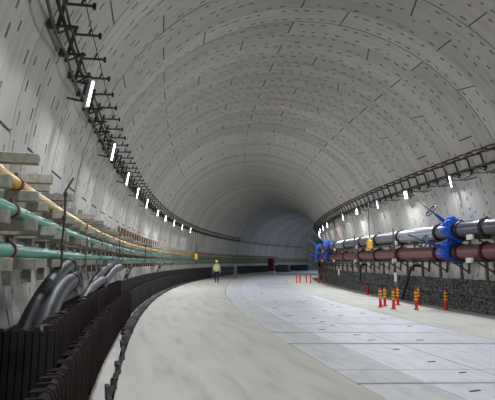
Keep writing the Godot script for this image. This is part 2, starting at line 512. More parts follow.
# ---------------------------------------------------------------- lamps
func lamp(s: float, side: int, phi: float, flood: bool, label: String, group: String, tone := Color(0.95, 0.97, 1.0)) -> void:
	var a := deg_to_rad(phi)
	var gap := 0.36 if side < 0 else 0.17      # how far it hangs from the wall
	var rr := R - gap
	var inward := Vector3(-cos(a), -sin(a), 0)
	var along := Vector3(-sin(a), cos(a), 0) * (1.0 if side > 0 else -1.0)    # up along the wall
	if along.y < 0: along = -along
	along = (along * 0.6 + Vector3.UP * 0.55).normalized()
	inward = (inward - along * inward.dot(along)).normalized()
	var f := frame(s)
	var b := f.basis * Basis(along.cross(inward), along, inward)
	var o := f * Vector3(CX + rr * cos(a), CY + rr * sin(a), 0)
	var t := thing("flood_lamp" if flood else "tube_lamp", label, "lamp", Transform3D(b, o), group)
	var mb := MB.new()
	var w := 0.32 if flood else 0.07
	var h := 0.34 if flood else 0.46
	mb.box(Transform3D(Basis.IDENTITY, Vector3(0, 0, -0.04)), Vector3(w, h + 0.06, 0.06), 0.012)
	part("housing", mb.mesh(), M.lamp_body, t)
	mb = MB.new()
	mb.box(Transform3D(Basis.IDENTITY, Vector3(0, 0, 0.008)), Vector3(w * 0.8, h, 0.036), 0.014)
	part("diffuser", mb.mesh(), M.glow, t, Transform3D.IDENTITY, "white glowing lamp cover")
	for e in [-1, 1]:
		mb = MB.new()
		mb.bar(Vector3(0, e * h * 0.35, -0.06), Vector3(0, e * h * 0.35, -gap + 0.005), 0.03, 0.03)
		part("bracket", mb.mesh(), M.steel, t)
	var l := AreaLight3D.new()
	l.name = "light"; l.light_color = tone
	l.area_size = Vector2(w * 0.8, h * 0.5); l.area_normalize_energy = true
	l.light_energy = FLOOD if flood else LAMP
	l.set("area_range", 60.0); l.set("area_attenuation", 2.0); l.shadow_enabled = true
	l.basis = Basis(Vector3.RIGHT, PI + LEAN)
	l.position = Vector3(0, 0, 0.11)
	t.add_child(l)

const NTH := ["first", "second", "third", "fourth", "fifth", "sixth", "seventh", "eighth", "ninth", "tenth", "eleventh", "twelfth", "thirteenth", "fourteenth", "fifteenth", "sixteenth", "seventeenth", "eighteenth", "nineteenth", "twentieth", "twenty-first", "twenty-second", "twenty-third", "twenty-fourth"]

func make_lamps() -> void:
	var gl := "tube lamps above the yellow pipe"
	var before := [24.1, 20.4, 16.9, 12.75, 8.3, 4.4, 0.6, -3.2, -7.0, -10.8]
	for i in before.size():
		lamp(before[i], -1, 162.2, false, "slim tube lamp above the yellow pipe, %s before the flood lamps" % NTH[i], gl)
	var after := [36.2, 40.2, 44.3]
	for i in 3:
		lamp(after[i], -1, 162.2, false, "slim tube lamp above the yellow pipe, %s beyond the flood lamps" % NTH[i], gl)
	lamp(28.7, -1, 162.2, true, "square flood lamp above the yellow pipe, on the side of the bent hoses", "flood lamps above the yellow pipe")
	lamp(32.2, -1, 162.2, true, "square flood lamp above the yellow pipe, on the side of the yellow hoist", "flood lamps above the yellow pipe")
	var gr := "tube lamps above the big grey pipe"
	var rb := [17.0, 12.9, 8.7, 4.6, 0.5, -3.6, -7.8, -11.9]
	for i in rb.size():
		lamp(rb[i], 1, 19.6, false, "slim tube lamp above the big grey pipe, %s before both flood lamps" % NTH[i], gr)
	lamp(25.2, 1, 19.6, false, "slim tube lamp above the big grey pipe between the two flood lamps", gr)
	var ra := [33.5, 37.4, 41.3, 45.2, 49.2, 53.2, 57.5, 62.0]
	for i in ra.size():
		lamp(ra[i], 1, 19.6, false, "slim tube lamp above the big grey pipe, %s beyond both flood lamps" % NTH[i], gr)
	lamp(21.2, 1, 19.6, true, "square flood lamp above the big grey pipe nearest the blue valves", "flood lamps above the big grey pipe")
	lamp(29.4, 1, 19.6, true, "square flood lamp above the big grey pipe past the yellow hoist", "flood lamps above the big grey pipe")
	for s in [78.0, 82.0, 86.0, 90.0, 94.0, 98.0, 102.0, 106.0]:
		lamp(s, 1, 19.6, false, "slim tube lamp on the inner wall where the tunnel bends from sight", "tube lamps round the bend", Color(0.80, 0.88, 1.0))

# ---------------------------------------------------------------- cable brackets and cables
func make_brackets() -> void:
	for side in [-1, 1]:
		var yl := 4.74 if side < 0 else 4.98
		var yu := 5.06 if side < 0 else 5.42
		var nl := 0.30 if side < 0 else 0.42
		var off := 0.085 if side < 0 else 0.02      # packed off the wall
		var xl: float = wall_x(yl, side) - side * off; var xu: float = wall_x(yu, side) - side * off
		var tipu: float = xu - side * (0.37 if side < 0 else 0.48)
		var tipl: float = xl - side * nl
		var label := "dark steel cable bracket with two arms bolted to the wall above the %s pipe" % ("yellow" if side < 0 else "big grey")
		var t := thing("cable_bracket", label, "bracket", frame(0), "cable brackets above the %s pipe" % ("yellow" if side < 0 else "big grey"))
		var mb := MB.new()
		mb.bar(Vector3(xl - side * 0.02, yl - 0.12, 0), Vector3(xu - side * 0.02, yu + 0.1, 0), 0.05, 0.04, Vector3(0, 0, 1), 0.004)
		part("wall_channel", mb.mesh(), M.steel, t)
		mb = MB.new(); mb.bar(Vector3(xu, yu, 0), Vector3(tipu, yu + 0.01, 0), 0.034, 0.03, Vector3.UP, 0.004)
		part("arm", mb.mesh(), M.steel, t)
		mb = MB.new(); mb.bar(Vector3(xl, yl, 0), Vector3(tipl, yl + 0.01, 0), 0.036, 0.032, Vector3.UP, 0.004)
		part("arm", mb.mesh(), M.steel, t)
		mb = MB.new(); mb.box(Transform3D(Basis.IDENTITY, Vector3(xl + side * off * 0.5, yl + 0.02, 0)), Vector3(off, 0.12, 0.08), 0.004)
		part("packer", mb.mesh(), M.steel, t)
		mb = MB.new(); mb.bar(Vector3(tipl + side * 0.05, yl, 0.0), Vector3(xl - side * 0.01, yl - 0.12, 0.0), 0.025, 0.02, Vector3(0, 0, 1))
		part("brace", mb.mesh(), M.steel, t)
		mb = MB.new(); mb.rod(Vector3(tipu, yu - 0.035, 0), Vector3(tipu, yu + 0.05, 0), 0.024, 8)
		part("end_cap", mb.mesh(), M.cable, t)
		mb = MB.new(); mb.bar(Vector3(tipu + side * 0.17, yu, 0), Vector3(tipu + side * 0.13, yu + 0.11, 0), 0.03, 0.015, Vector3(0, 0, 1))
		part("hook", mb.mesh(), M.steel, t)
		var sts := []
		if side < 0:
			for i in range(0, 76): sts.append(5.39 + i * 0.868)
		else:
			for i in range(0, 58): sts.append(11.4 + i * 0.845)
		for i in sts.size():
			var xf := frame(sts[i])
			if i == 0: t.transform = xf
			else: copy(t, xf, "cable_bracket")
		# cables
		var wn := "yellow" if side < 0 else "big grey"
		var send := 108.0
		run_cable("power_cable", M.cable, 0.026, side, xl - side * 0.12, yl + 0.055, 0.02, 1.0, 0.0, "thick black cable near the wall on the lower bracket arms above the %s pipe" % wn, send)
		run_cable("power_cable", M.cable, 0.016, side, xl - side * 0.20, yl + 0.047, 0.03, 0.7, 2.0, "thinner black cable mid-way on the lower bracket arms above the %s pipe" % wn, send)
		if side < 0:
			run_cable("grey_hose", M.cable_grey, 0.02, side, xl - side * 0.05, yl - 0.07, 0.10, 1.69, 0.0, "grey-brown hose sagging in loops below the brackets above the yellow pipe", send)
			run_cable("guide_wire", M.cable, 0.007, side, xu - side * 0.26, yu + 0.035, 0.01, 0.845, 0.0, "thin wire strung over the upper bracket arms above the yellow pipe", send)
		else:
			run_cable("red_hose", M.cable_red, 0.030, side, xu - side * 0.40, yu + 0.06, 0.03, 0.845, 0.3, "rust red hose lying on the upper bracket arms above the big grey pipe", send)
			run_cable("power_cable", M.cable, 0.030, side, xu - side * 0.12, yu + 0.05, 0.04, 0.845, 0.0, "black cable near the wall on the upper bracket arms above the big grey pipe", send)
			run_cable("grey_hose", M.cable_grey, 0.024, side, xl - side * 0.30, yl + 0.05, 0.02, 0.845, 0.0, "grey hose at the tips of the lower bracket arms above the big grey pipe", send)
			run_cable("power_cable", M.cable, 0.018, side, xl - side * 0.05, yl - 0.09, 0.12, 1.69, 0.4, "slack black cable sagging below the brackets above the big grey pipe", send)

func run_cable(called: String, m: Material, r: float, side: int, x: float, y: float, sag: float, pitch: float, ph: float, label: String, send: float) -> void:
	var pts := PackedVector3Array()
	var s := 2.0
	var o := loc(2.0, x, y)
	while s < send:
		var d := absf(sin((s - 5.23) * PI / pitch)) if sag > 0.015 else 0.0
		var wob := sin(s * 1.7 + ph * 3) * 0.018 + sin(s * 0.53 + ph) * 0.02
		pts.append(loc(s, x - side * (wob * 0.5 + 0.01), y - sag * d) - o)
		s += 0.14 if s < 22 else (0.28 if s < 50 else 0.85)
	var mb := MB.new()
	mb.tube(pts, r, 6)
	solo(called, mb.mesh(), m, label, "cable", Transform3D(Basis.IDENTITY, o))

# ---------------------------------------------------------------- pipes on timber arms
func small_pipe(called: String, x: float, y: float, r: float, m: Material, label: String, c0: float) -> void:
	var o := loc(2.0, x, y)
	var t := thing(called, label, "pipe", Transform3D(Basis.IDENTITY, o))
	var s := 2.0 - 0.6
	while s < 104:
		var e := s + 5.08
		var pts := PackedVector3Array()
		for i in 13: pts.append(loc(lerpf(s + 0.01, e - 0.01, i / 12.0), x, y) - o)
		var mb := MB.new(); mb.tube(pts, r, 14)
		part("pipe_length", mb.mesh(), m, t)
		s = e
	s = c0
	var cl := MB.new()
	var pp := PackedVector3Array()
	for e in [[-0.03, r + 0.012], [0.03, r + 0.012]]: pp.append(Vector3(0, 0, e[0]))
	cl.tube(pp, r + 0.013, 14)
	cl.box(Transform3D(Basis.IDENTITY, Vector3(0, r + 0.022, 0)), Vector3(0.03, 0.04, 0.05), 0.004)
	var cm := cl.mesh()
	while s < 70:
		var f := frame(s, x, y); f.origin -= o
		part("clamp", cm, M.clamp, t, f, "dark red pipe clamp")
		s += 2.535

func make_left_pipes() -> void:
	small_pipe("yellow_pipe", -0.97, 2.377, 0.058, M.yellow_pipe, "yellow pipe on the grey timber arms, uppermost of three", 4.55)
	small_pipe("green_pipe", -0.93, 2.118, 0.055, M.green_pipe, "green pipe between the yellow pipe and the lower green pipe", 4.30)
	small_pipe("green_pipe", -0.95, 1.790, 0.063, M.green_pipe, "green pipe just above the dark barrier, lowest of three", 4.35)
	var q := RandomNumberGenerator.new(); q.seed = 12
	var ys := [2.575, 2.266, 2.012, 1.676]
	var i := 0
	while true:
		var s := 2.01 + i * 0.845
		if s > 92: break
		var brown := s > 17.5 and s < 31
		var tall := s > 17.5 and s < 34
		var t := thing("pipe_support", "brown upright post with timber arms carrying the yellow and green pipes" if brown else "grey timber post with four arms carrying the yellow and green pipes", "support", frame(s), "brown-posted supports under the yellow and green pipes" if brown else "grey supports under the yellow and green pipes")
		var mb := MB.new()
		var px := -1.20
		mb.box(Transform3D(Basis.IDENTITY, Vector3(px, (1.45 + (3.0 if tall else 2.78)) * 0.5, -0.09)), Vector3(0.09, (3.0 if tall else 2.78) - 1.45, 0.09), 0.006)
		part("post", mb.mesh(), M.timber_brown if brown else M.timber, t)
		for k in 4:
			var tip := -0.80 + q.randf_range(-0.05, 0.06) - (0.04 if k == 0 else 0.0)
			if k == 0 and q.randf() < 0.25: tip -= 0.2
			var y: float = ys[k] + (q.randf_range(-0.03, 0.06) if k == 0 else 0.0)
			var xw := wall_x(y, -1) + 0.005
			mb = MB.new()
			mb.box(Transform3D(Basis(Vector3.UP, q.randf_range(-0.04, 0.04)), Vector3((xw + tip) * 0.5, y, 0)), Vector3(tip - xw, 0.095, 0.095), 0.006)
			part("arm", mb.mesh(), M.timber, t)
		i += 1
	# straps hanging at the pipes
	for e in [[5.75, "black chain tied round the arms where the pipes are largest"], [14.5, "black chain hung at the pipes beyond the bent grey hoses"], [23.4, "black chain hung at the pipes among the brown posts"]]:
		var s: float = e[0]
		var f := frame(s, -0.72, 0.0)
		var mb := MB.new()
		mb.tube(PackedVector3Array([Vector3(0.07, 2.66, -0.05), Vector3(0.0, 2.5, 0), Vector3(0.005, 2.2, 0), Vector3(-0.005, 1.95, 0), Vector3(0, 1.62, 0)]), 0.012, 6)
		for y in [2.46, 2.19, 1.86]: mb.box(Transform3D(Basis.IDENTITY, Vector3(0, y, 0)), Vector3(0.045, 0.06, 0.045), 0.012)
		solo("hanging_chain", mb.mesh(), M.cable, e[1], "chain", f)

# ---------------------------------------------------------------- left barrier
func rib_panel(x: float, y0: float, y1: float, lean: float, amp: float, pitch: float, seed_: int, len_ := W) -> ArrayMesh:
	var q := RandomNumberGenerator.new(); q.seed = seed_
	var mb := MB.new()
	var n := int(round(len_ / pitch)) * 2
	var pr := []
	for i in n + 1: pr.append([lerpf(0.01, len_ - 0.01, float(i) / n), (amp if i % 2 else 0.0) * q.randf_range(0.6, 1.4), q.randf_range(-0.02, 0.012)])
	for i in n:
		var a: Array = pr[i]; var b: Array = pr[i + 1]
		var p0 := loc(a[0], x + a[1], y0); var p1 := loc(b[0], x + b[1], y0)
		var t0 := loc(a[0], x + a[1] + lean, y1 + a[2]); var t1 := loc(b[0], x + b[1] + lean, y1 + b[2])
		mb.quad(p0, p1, t1, t0, Vector3(1, 0, 0))
		var k0 := loc(a[0], x + lean - 0.05, y1 + a[2]); var k1 := loc(b[0], x + lean - 0.05, y1 + b[2])
		mb.quad(t0, t1, k1, k0, Vector3(0, 1, 0))
		mb.quad(k0, k1, loc(b[0], x - 0.05, y0), loc(a[0], x - 0.05, y0), Vector3(-1, 0, 0))
	for e in [[0, 1], [n, -1]]:
		var a: Array = pr[e[0]]
		mb.quad(loc(a[0], x + a[1], y0), loc(a[0], x + a[1] + lean, y1 + a[2]), loc(a[0], x + lean - 0.05, y1 + a[2]), loc(a[0], x - 0.05, y0), Vector3(0, 0, e[1]))
	return mb.mesh()

func make_left_barrier() -> void:
	var q := RandomNumberGenerator.new(); q.seed = 19
	var low := thing("kerb_barrier", "low dark ribbed kerb barrier along the road below the yellow pipe", "barrier", frame(2.5))
	var high := thing("rear_barrier", "taller dark ribbed barrier standing behind the low kerb below the pipes", "barrier", frame(4.62))
	var inv_l := frame(2.5).affine_inverse(); var inv_h := frame(4.62).affine_inverse()
	var lm := []; var hm := []; var lf := []; var hf := []
	for i in 4:
		lm.append(rib_panel(-0.48, 0.0, 0.74, -0.02, 0.03, 0.085, 60 + i)); hm.append(rib_panel(-0.63, 0.0, 1.13, 0.0, 0.03, 0.085, 70 + i))
		lf.append(rib_panel(-0.48, 0.0, 0.74, -0.02, 0.012, 0.2, 80 + i)); hf.append(rib_panel(-0.63, 0.0, 1.13, 0.0, 0.012, 0.2, 90 + i))
	var i := 0
	while true:
		var s := 2.5 + i * W
		if s > 106: break
		var near := s < 15.5
		part("barrier_panel", (lm if near else lf)[i % 4], M.rust_dark, low, inv_l * frame(s))
		i += 1
	i = 0
	while true:
		var s := 4.62 + i * W
		if s > 106: break
		var near := s < 13.5
		part("barrier_panel", (hm if near else hf)[(i * 3) % 4], M.rust_dark, high, inv_h * frame(s))
		i += 1
	# closed end of the tall barrier
	var mb := MB.new()
	var x := -0.61
	while x > -1.40:
		mb.box(Transform3D(Basis(Vector3.UP, q.randf_range(-0.15, 0.15)), Vector3(x, 0.555 + q.randf_range(-0.02, 0.02), q.randf_range(-0.015, 0.015))), Vector3(0.05, 1.11, 0.04), 0.005)
		x -= 0.06
	mb.box(Transform3D(Basis.IDENTITY, Vector3(-1.02, 0.55, -0.05)), Vector3(0.84, 1.08, 0.03))
	part("end_panel", mb.mesh(), M.rust_dark, high)
	# ledge that closes the gap to the lining
	mb = MB.new()
	for e in 53:
		var a := 0.1 + e * 1.9; var b := a + 1.9
		mb.quad(loc(a, -0.66, 1.0), loc(b, -0.66, 1.0), loc(b, -1.20, 0.98), loc(a, -1.20, 0.98), Vector3.UP)
		mb.quad(loc(a, -0.66, 0.96), loc(b, -0.66, 0.96), loc(b, -1.20, 0.94), loc(a, -1.20, 0.94), Vector3.DOWN)
	part("ledge", mb.mesh(), M.rust_dark, high)
	# bent reinforcing bars over both tiers where they stand open
	var hoop := MB.new()
	hoop.tube(PackedVector3Array([Vector3(-0.43, 0.0, 0), Vector3(-0.435, 0.70, 0), Vector3(-0.46, 0.765, 0), Vector3(-0.50, 0.785, 0), Vector3(-0.61, 0.78, 0)]), 0.009, 5)
	var hm2 := hoop.mesh()
	var hoop2 := MB.new()
	hoop2.tube(PackedVector3Array([Vector3(-0.585, 0.74, 0), Vector3(-0.588, 1.09, 0), Vector3(-0.605, 1.15, 0), Vector3(-0.64, 1.165, 0), Vector3(-0.72, 1.15, 0)]), 0.009, 5)
	var hm3 := hoop2.mesh()
	var s := 3.4
	while s < 15.5:
		part("bent_bar", hm2, M.rust, low, inv_l * frame(s) * Transform3D(Basis(Vector3.UP, q.randf_range(-0.06, 0.06)), Vector3(0, q.randf_range(-0.02, 0.015), 0)))
		s += q.randf_range(0.09, 0.15)
	s = 4.7
	while s < 14:
		part("bent_bar", hm3, M.rust, high, inv_h * frame(s) * Transform3D(Basis(Vector3.UP, q.randf_range(-0.05, 0.05)), Vector3(0, q.randf_range(-0.02, 0.015), 0)))
		s += q.randf_range(0.10, 0.17)
	# torn membrane edge between road and kerb
	mb = MB.new()
	var nz := FastNoiseLite.new(); nz.seed = 4; nz.frequency = 0.9; nz.fractal_octaves = 3
	s = 2.5
	var o := loc(2.5, -0.17, 0)
	var fin := func(ss: float) -> Array:
		var xx: float = -0.175 + 0.05 * nz.get_noise_1d(ss * 1.3) + 0.02 * nz.get_noise_1d(ss * 6.0 + 50)
		var hh: float = maxf(0.012, 0.085 + 0.14 * nz.get_noise_1d(ss * 2.3 + 200) + 0.03 * nz.get_noise_1d(ss * 11 + 300))
		if ss > 13: hh = hh * 0.5 + 0.03
		var lean: float = 0.06 * nz.get_noise_1d(ss * 1.9 + 90)
		var wd: float = 0.03 + 0.05 * absf(nz.get_noise_1d(ss * 2.7 + 400))
		if ss > 10: wd += 0.085 * clampf((ss - 10) / 4.0, 0, 1); xx -= 0.06 * clampf((ss - 10) / 4.0, 0, 1)
		var far: float = clampf((ss - 11) / 3.0 + 0.8 * nz.get_noise_1d(ss * 3.1 + 700), 0.0, 1.0)
		return [loc(ss, xx + wd, -0.05) - o, loc(ss, xx + wd * 0.6 + lean, hh) - o, loc(ss, lerpf(xx - wd * 0.6 + lean, -0.40, far), hh * lerpf(1.0, 0.6, far)) - o, loc(ss, lerpf(xx - wd, -0.47, far), -0.05) - o]
	while s < 60:
		var e := s + (0.06 if s < 20 else 0.2)
		var a: Array = fin.call(s); var b: Array = fin.call(e)
		mb.quad(a[0], b[0], b[1], a[1], Vector3(1, 0, 0))
		mb.quad(a[1], b[1], b[2], a[2], Vector3(0, 1, 0))
		mb.quad(a[2], b[2], b[3], a[3], Vector3(-1, 0, 0))
		s = e
	solo("membrane_edge", mb.mesh(), M.membrane, "ragged dark membrane edge sticking up between the road and the low kerb barrier", "membrane", Transform3D(Basis.IDENTITY, o))
	# bent hoses sticking up behind the barrier
	var hoses := [
		[[4.95, -0.98, 0.80], [5.2, -0.95, 1.0], [5.5, -0.92, 1.20], [5.9, -0.87, 1.40], [6.35, -0.82, 1.56], [6.75, -0.77, 1.65]], 0.09, "thick dark grey hose rising highest behind the barrier near the end panel",
		[[4.95, -0.78, 0.80], [5.15, -0.78, 0.98], [5.45, -0.78, 1.16], [5.8, -0.77, 1.31], [6.2, -0.74, 1.42], [6.55, -0.70, 1.46]], 0.10, "thick dark grey hose bent low over the barrier top near the end panel",
		[[9.2, -0.86, 0.9], [10.4, -0.84, 1.27], [11.3, -0.82, 1.43], [12.2, -0.80, 1.54], [13.0, -0.79, 1.58]], 0.085, "dark grey hose arching up behind the barrier before the black chain",
		[[10.0, -0.76, 0.9], [11.4, -0.74, 1.22], [12.4, -0.72, 1.38], [13.4, -0.70, 1.50], [14.4, -0.68, 1.54]], 0.095, "dark grey hose lying along the barrier top before the black chain",
		[[7.8, -0.78, 0.88], [9.2, -0.78, 1.16], [10.2, -0.76, 1.26], [11.2, -0.75, 1.30]], 0.085, "dark grey hose lying lowest on the barrier between the arching hoses",
		[[17.8, -0.92, 0.9], [18.6, -0.86, 1.3], [19.2, -0.80, 1.55]], 0.07, "short dark hose stub standing behind the barrier near the brown posts",
		[[29.2, -0.92, 0.9], [30.4, -0.86, 1.35], [31.4, -0.80, 1.6]], 0.08, "short dark hose stub standing behind the barrier past the brown posts"]
	for h in range(0, hoses.size(), 3):
		var cv := Curve3D.new()
		var o2 := loc(hoses[h][0][0], hoses[h][0][1], hoses[h][0][2])
		var raw := []
		for p in hoses[h]: raw.append(loc(p[0], p[1], p[2]) - o2)
		for k in raw.size():
			var d: Vector3 = (raw[mini(k + 1, raw.size() - 1)] - raw[maxi(k - 1, 0)]) * 0.17
			cv.add_point(raw[k], -d, d)
		var pts := cv.tessellate_even_length(4, 0.05)
		var r: float = hoses[h + 1]
		var t := thing("flexible_hose", hoses[h + 2], "hose", Transform3D(Basis.IDENTITY, o2))
		var rads := []
		for k in pts.size(): rads.append(r + (0.004 if k % 2 else 0.0))
		mb = MB.new(); mb.tube(pts, rads, 14, false)
		part("hose", mb.mesh(), M.hose, t)
		mb = MB.new()
		var z := (pts[-1] - pts[-2]).normalized()
		mb.tube(PackedVector3Array([pts[-1] - z * 0.06, pts[-1]]), r + 0.012, 14)
		part("end_collar", mb.mesh(), M.cable, t)

# ---------------------------------------------------------------- big pipes
func big_pipe(called: String, x: float, y: float, r: float, mats: Array, ring: Material, label: String, cuts: Array) -> void:
	var o := loc(10, x, y)
	var t := thing(called, label, "pipe", Transform3D(Basis.IDENTITY, o))
	for i in cuts.size() - 1:
		var n := maxi(2, int((cuts[i + 1] - cuts[i]) / 0.8))
		var pts := PackedVector3Array()
		for k in n + 1: pts.append(loc(lerpf(cuts[i] + 0.01, cuts[i + 1] - 0.01, float(k) / n), x, y) - o)
		var mb := MB.new(); mb.tube(pts, r, 28)
		part("pipe_length", mb.mesh(), mats[i % mats.size()], t)
	var lm := MB.new()
	lm.lathe(Transform3D(Basis(Vector3.RIGHT, PI / 2), Vector3.ZERO), [Vector2(r - 0.01, -0.075), Vector2(r + 0.045, -0.07), Vector2(r + 0.055, -0.05), Vector2(r + 0.03, -0.02), Vector2(r + 0.03, 0.02), Vector2(r + 0.055, 0.05), Vector2(r + 0.045, 0.07), Vector2(r - 0.01, 0.075)], 28)
	for e in [-1, 1]:
		lm.box(Transform3D(Basis.IDENTITY, Vector3(0, e * (r + 0.06), 0)), Vector3(0.09, 0.06, 0.05), 0.01)
	var cm := lm.mesh()
	for i in cuts.size():
		var f := frame(cuts[i], x, y); f.origin -= o
		part("coupling", cm, ring, t, f, "dark bolted coupling ring")

func valve(s: float, x: float, y: float, tilt: float, r: float, label: String) -> void:
	var f := frame(s, x, y)
	# local frame: up = along the spindle, leaning over the road; z = along the pipe
	var up := Vector3(-cos(tilt), sin(tilt), 0)
	var b := Basis(up.cross(Vector3(0, 0, 1)), up, Vector3(0, 0, 1))
	var t := thing("gate_valve", label, "valve", Transform3D(f.basis * b, f.origin))
	var mb := MB.new()
	mb.box(Transform3D(Basis.IDENTITY, Vector3(0, 0.05, 0)), Vector3(2 * r + 0.12, 0.84, 0.36), 0.02)
	part("body", mb.mesh(), M.blue, t)
	for k in 4:
		mb = MB.new()
		mb.box(Transform3D(Basis.IDENTITY, Vector3(-0.24 + k * 0.16, 0.06, 0)), Vector3(0.045, 0.89, 0.44), 0.008)
		part("rib", mb.mesh(), M.blue, t)
	mb = MB.new()
	mb.lathe(Transform3D(Basis(Vector3.RIGHT, PI / 2), Vector3.ZERO), [Vector2(r, -0.25), Vector2(r + 0.035, -0.25), Vector2(r + 0.035, -0.21), Vector2(r + 0.01, -0.20), Vector2(r + 0.01, 0.20), Vector2(r + 0.035, 0.21), Vector2(r + 0.035, 0.25), Vector2(r, 0.25)], 24)
	part("flange", mb.mesh(), M.coupling, t)
	mb = MB.new()
	for e in [-1, 1]: mb.bar(Vector3(e * 0.06, 0.45, 0), Vector3(e * 0.03, 1.0, 0), 0.035, 0.035, Vector3(0, 0, 1))
	mb.box(Transform3D(Basis.IDENTITY, Vector3(0, 0.50, 0)), Vector3(0.2, 0.06, 0.16), 0.01)
	part("yoke", mb.mesh(), M.blue, t)
	mb = MB.new(); mb.rod(Vector3(0, 0.55, 0), Vector3(0, 1.9, 0), 0.024, 8)
	part("spindle", mb.mesh(), M.coupling, t)
	mb = MB.new()
	var pts := PackedVector3Array()
	for k in 25: pts.append(Vector3(cos(TAU * k / 24) * 0.24, 1.2, sin(TAU * k / 24) * 0.24))
	mb.tube(pts, 0.022, 6, false)
	for k in 3:
		var a := TAU * k / 3
		mb.rod(Vector3(0, 1.2, 0), Vector3(cos(a) * 0.24, 1.2, sin(a) * 0.24), 0.018, 6)
	part("handwheel", mb.mesh(), M.blue_dull, t)

func make_right_pipes() -> void:
	var cuts := [11.3, 14.66, 16.25, 17.85, 21.6, 24.8, 27.8, 31.8, 35.2, 37.6, 39.2, 42.6, 45.9, 47.6, 51.5, 55.5]
	big_pipe("grey_pipe", 11.23, 2.888, 0.285, [M.pipe_dark, M.pipe_dark, M.pipe_dark, M.pipe_light, M.pipe_grey, M.pipe_grey, M.pipe_grey, M.pipe_light, M.pipe_grey], M.coupling, "large grey steel pipe on the wall, upper of the two big pipes", cuts)
	big_pipe("red_brown_pipe", 11.16, 2.085, 0.265, [M.pipe_red], M.coupling_red, "large red-brown steel pipe on the wall below the big grey pipe", cuts)
	var names := [[16.68, "facing the single bollard"], [38.4, "past the hanging yellow hoist"], [46.7, "beside the far bollards"]]
	for i in 3:
		valve(names[i][0], 11.23, 2.888, deg_to_rad(38), 0.285, "blue gate valve with handwheel on the big grey pipe " + names[i][1])
		valve(names[i][0] + 0.1, 11.16, 2.085, deg_to_rad(20), 0.265, "blue gate valve with handwheel on the red-brown pipe " + names[i][1])
	var k := -2
	while 15.15 + k * 1.62 < 54:
		var s := 15.15 + k * 1.62
		var pad := k % 4 == 0
		var t := thing("pipe_bracket", ("bracket with white end blocks under the big pipes, " if pad else "brown steel bracket under the big pipes, ") + ((NTH[k - 2] + " past the near blue valves") if k >= 2 else (NTH[1 - k] + " short of the near blue valves")), "bracket", frame(s), "brackets with white blocks under the big pipes" if pad else "brackets under the big pipes")
		var mb := MB.new()
		mb.bar(Vector3(wall_x(1.3, 1) - 0.03, 1.3, 0), Vector3(wall_x(2.75, 1) - 0.03, 2.75, 0), 0.08, 0.05, Vector3(0, 0, 1), 0.004)
		part("wall_channel", mb.mesh(), M.brown_steel, t)
		for a in [[2.56, 10.93], [1.772, 10.86]]:
			mb = MB.new()
			mb.bar(Vector3(wall_x(a[0], 1) - 0.01, a[0], 0), Vector3(a[1], a[0], 0), 0.09, 0.08, Vector3.UP, 0.005)
			part("arm", mb.mesh(), M.brown_steel, t)
			mb = MB.new()
			mb.bar(Vector3(wall_x(a[0] - 0.4, 1) - 0.04, a[0] - 0.4, 0), Vector3(a[1] + 0.25, a[0] - 0.05, 0), 0.05, 0.05, Vector3(0, 0, 1))
			part("brace", mb.mesh(), M.brown_steel, t)
			if pad:
				mb = MB.new()
				mb.box(Transform3D(Basis.IDENTITY, Vector3(a[1] - 0.055, a[0] + 0.02, 0)), Vector3(0.11, 0.17, 0.30), 0.01)
				part("end_block", mb.mesh(), M.white, t, Transform3D.IDENTITY, "white painted block")
		mb = MB.new()
		mb.box(Transform3D(Basis.IDENTITY, Vector3(11.42, 1.42, 0)), Vector3(0.09, 0.66, 0.10), 0.006)
		part("leg", mb.mesh(), M.brown_steel, t)
		if pad and k > 0:
			mb = MB.new()
			mb.box(Transform3D(Basis.IDENTITY, Vector3(10.78, 2.4, 0.06)), Vector3(0.07, 1.75, 0.07), 0.005)
			part("front_post", mb.mesh(), M.brown_steel, t)
		k += 1
	# light rails running under the pipes
	for e in [[10.95, 1.725, "pale steel rail running under the red-brown pipe"], [10.98, 2.515, "pale steel rail running between the two big pipes"]]:
		var o := loc(21.7, e[0], e[1])
		var mb := MB.new()
		var s := 21.7
		while s < 53:
			var a := loc(s, e[0], e[1]) - o; var b := loc(s + 1.62, e[0], e[1]) - o
			mb.bar(a, b + (b - a).normalized() * 0.005, 0.06, 0.045)
			s += 1.62
		solo("support_rail", mb.mesh(), M.galv, e[2], "rail", Transform3D(Basis.IDENTITY, o))

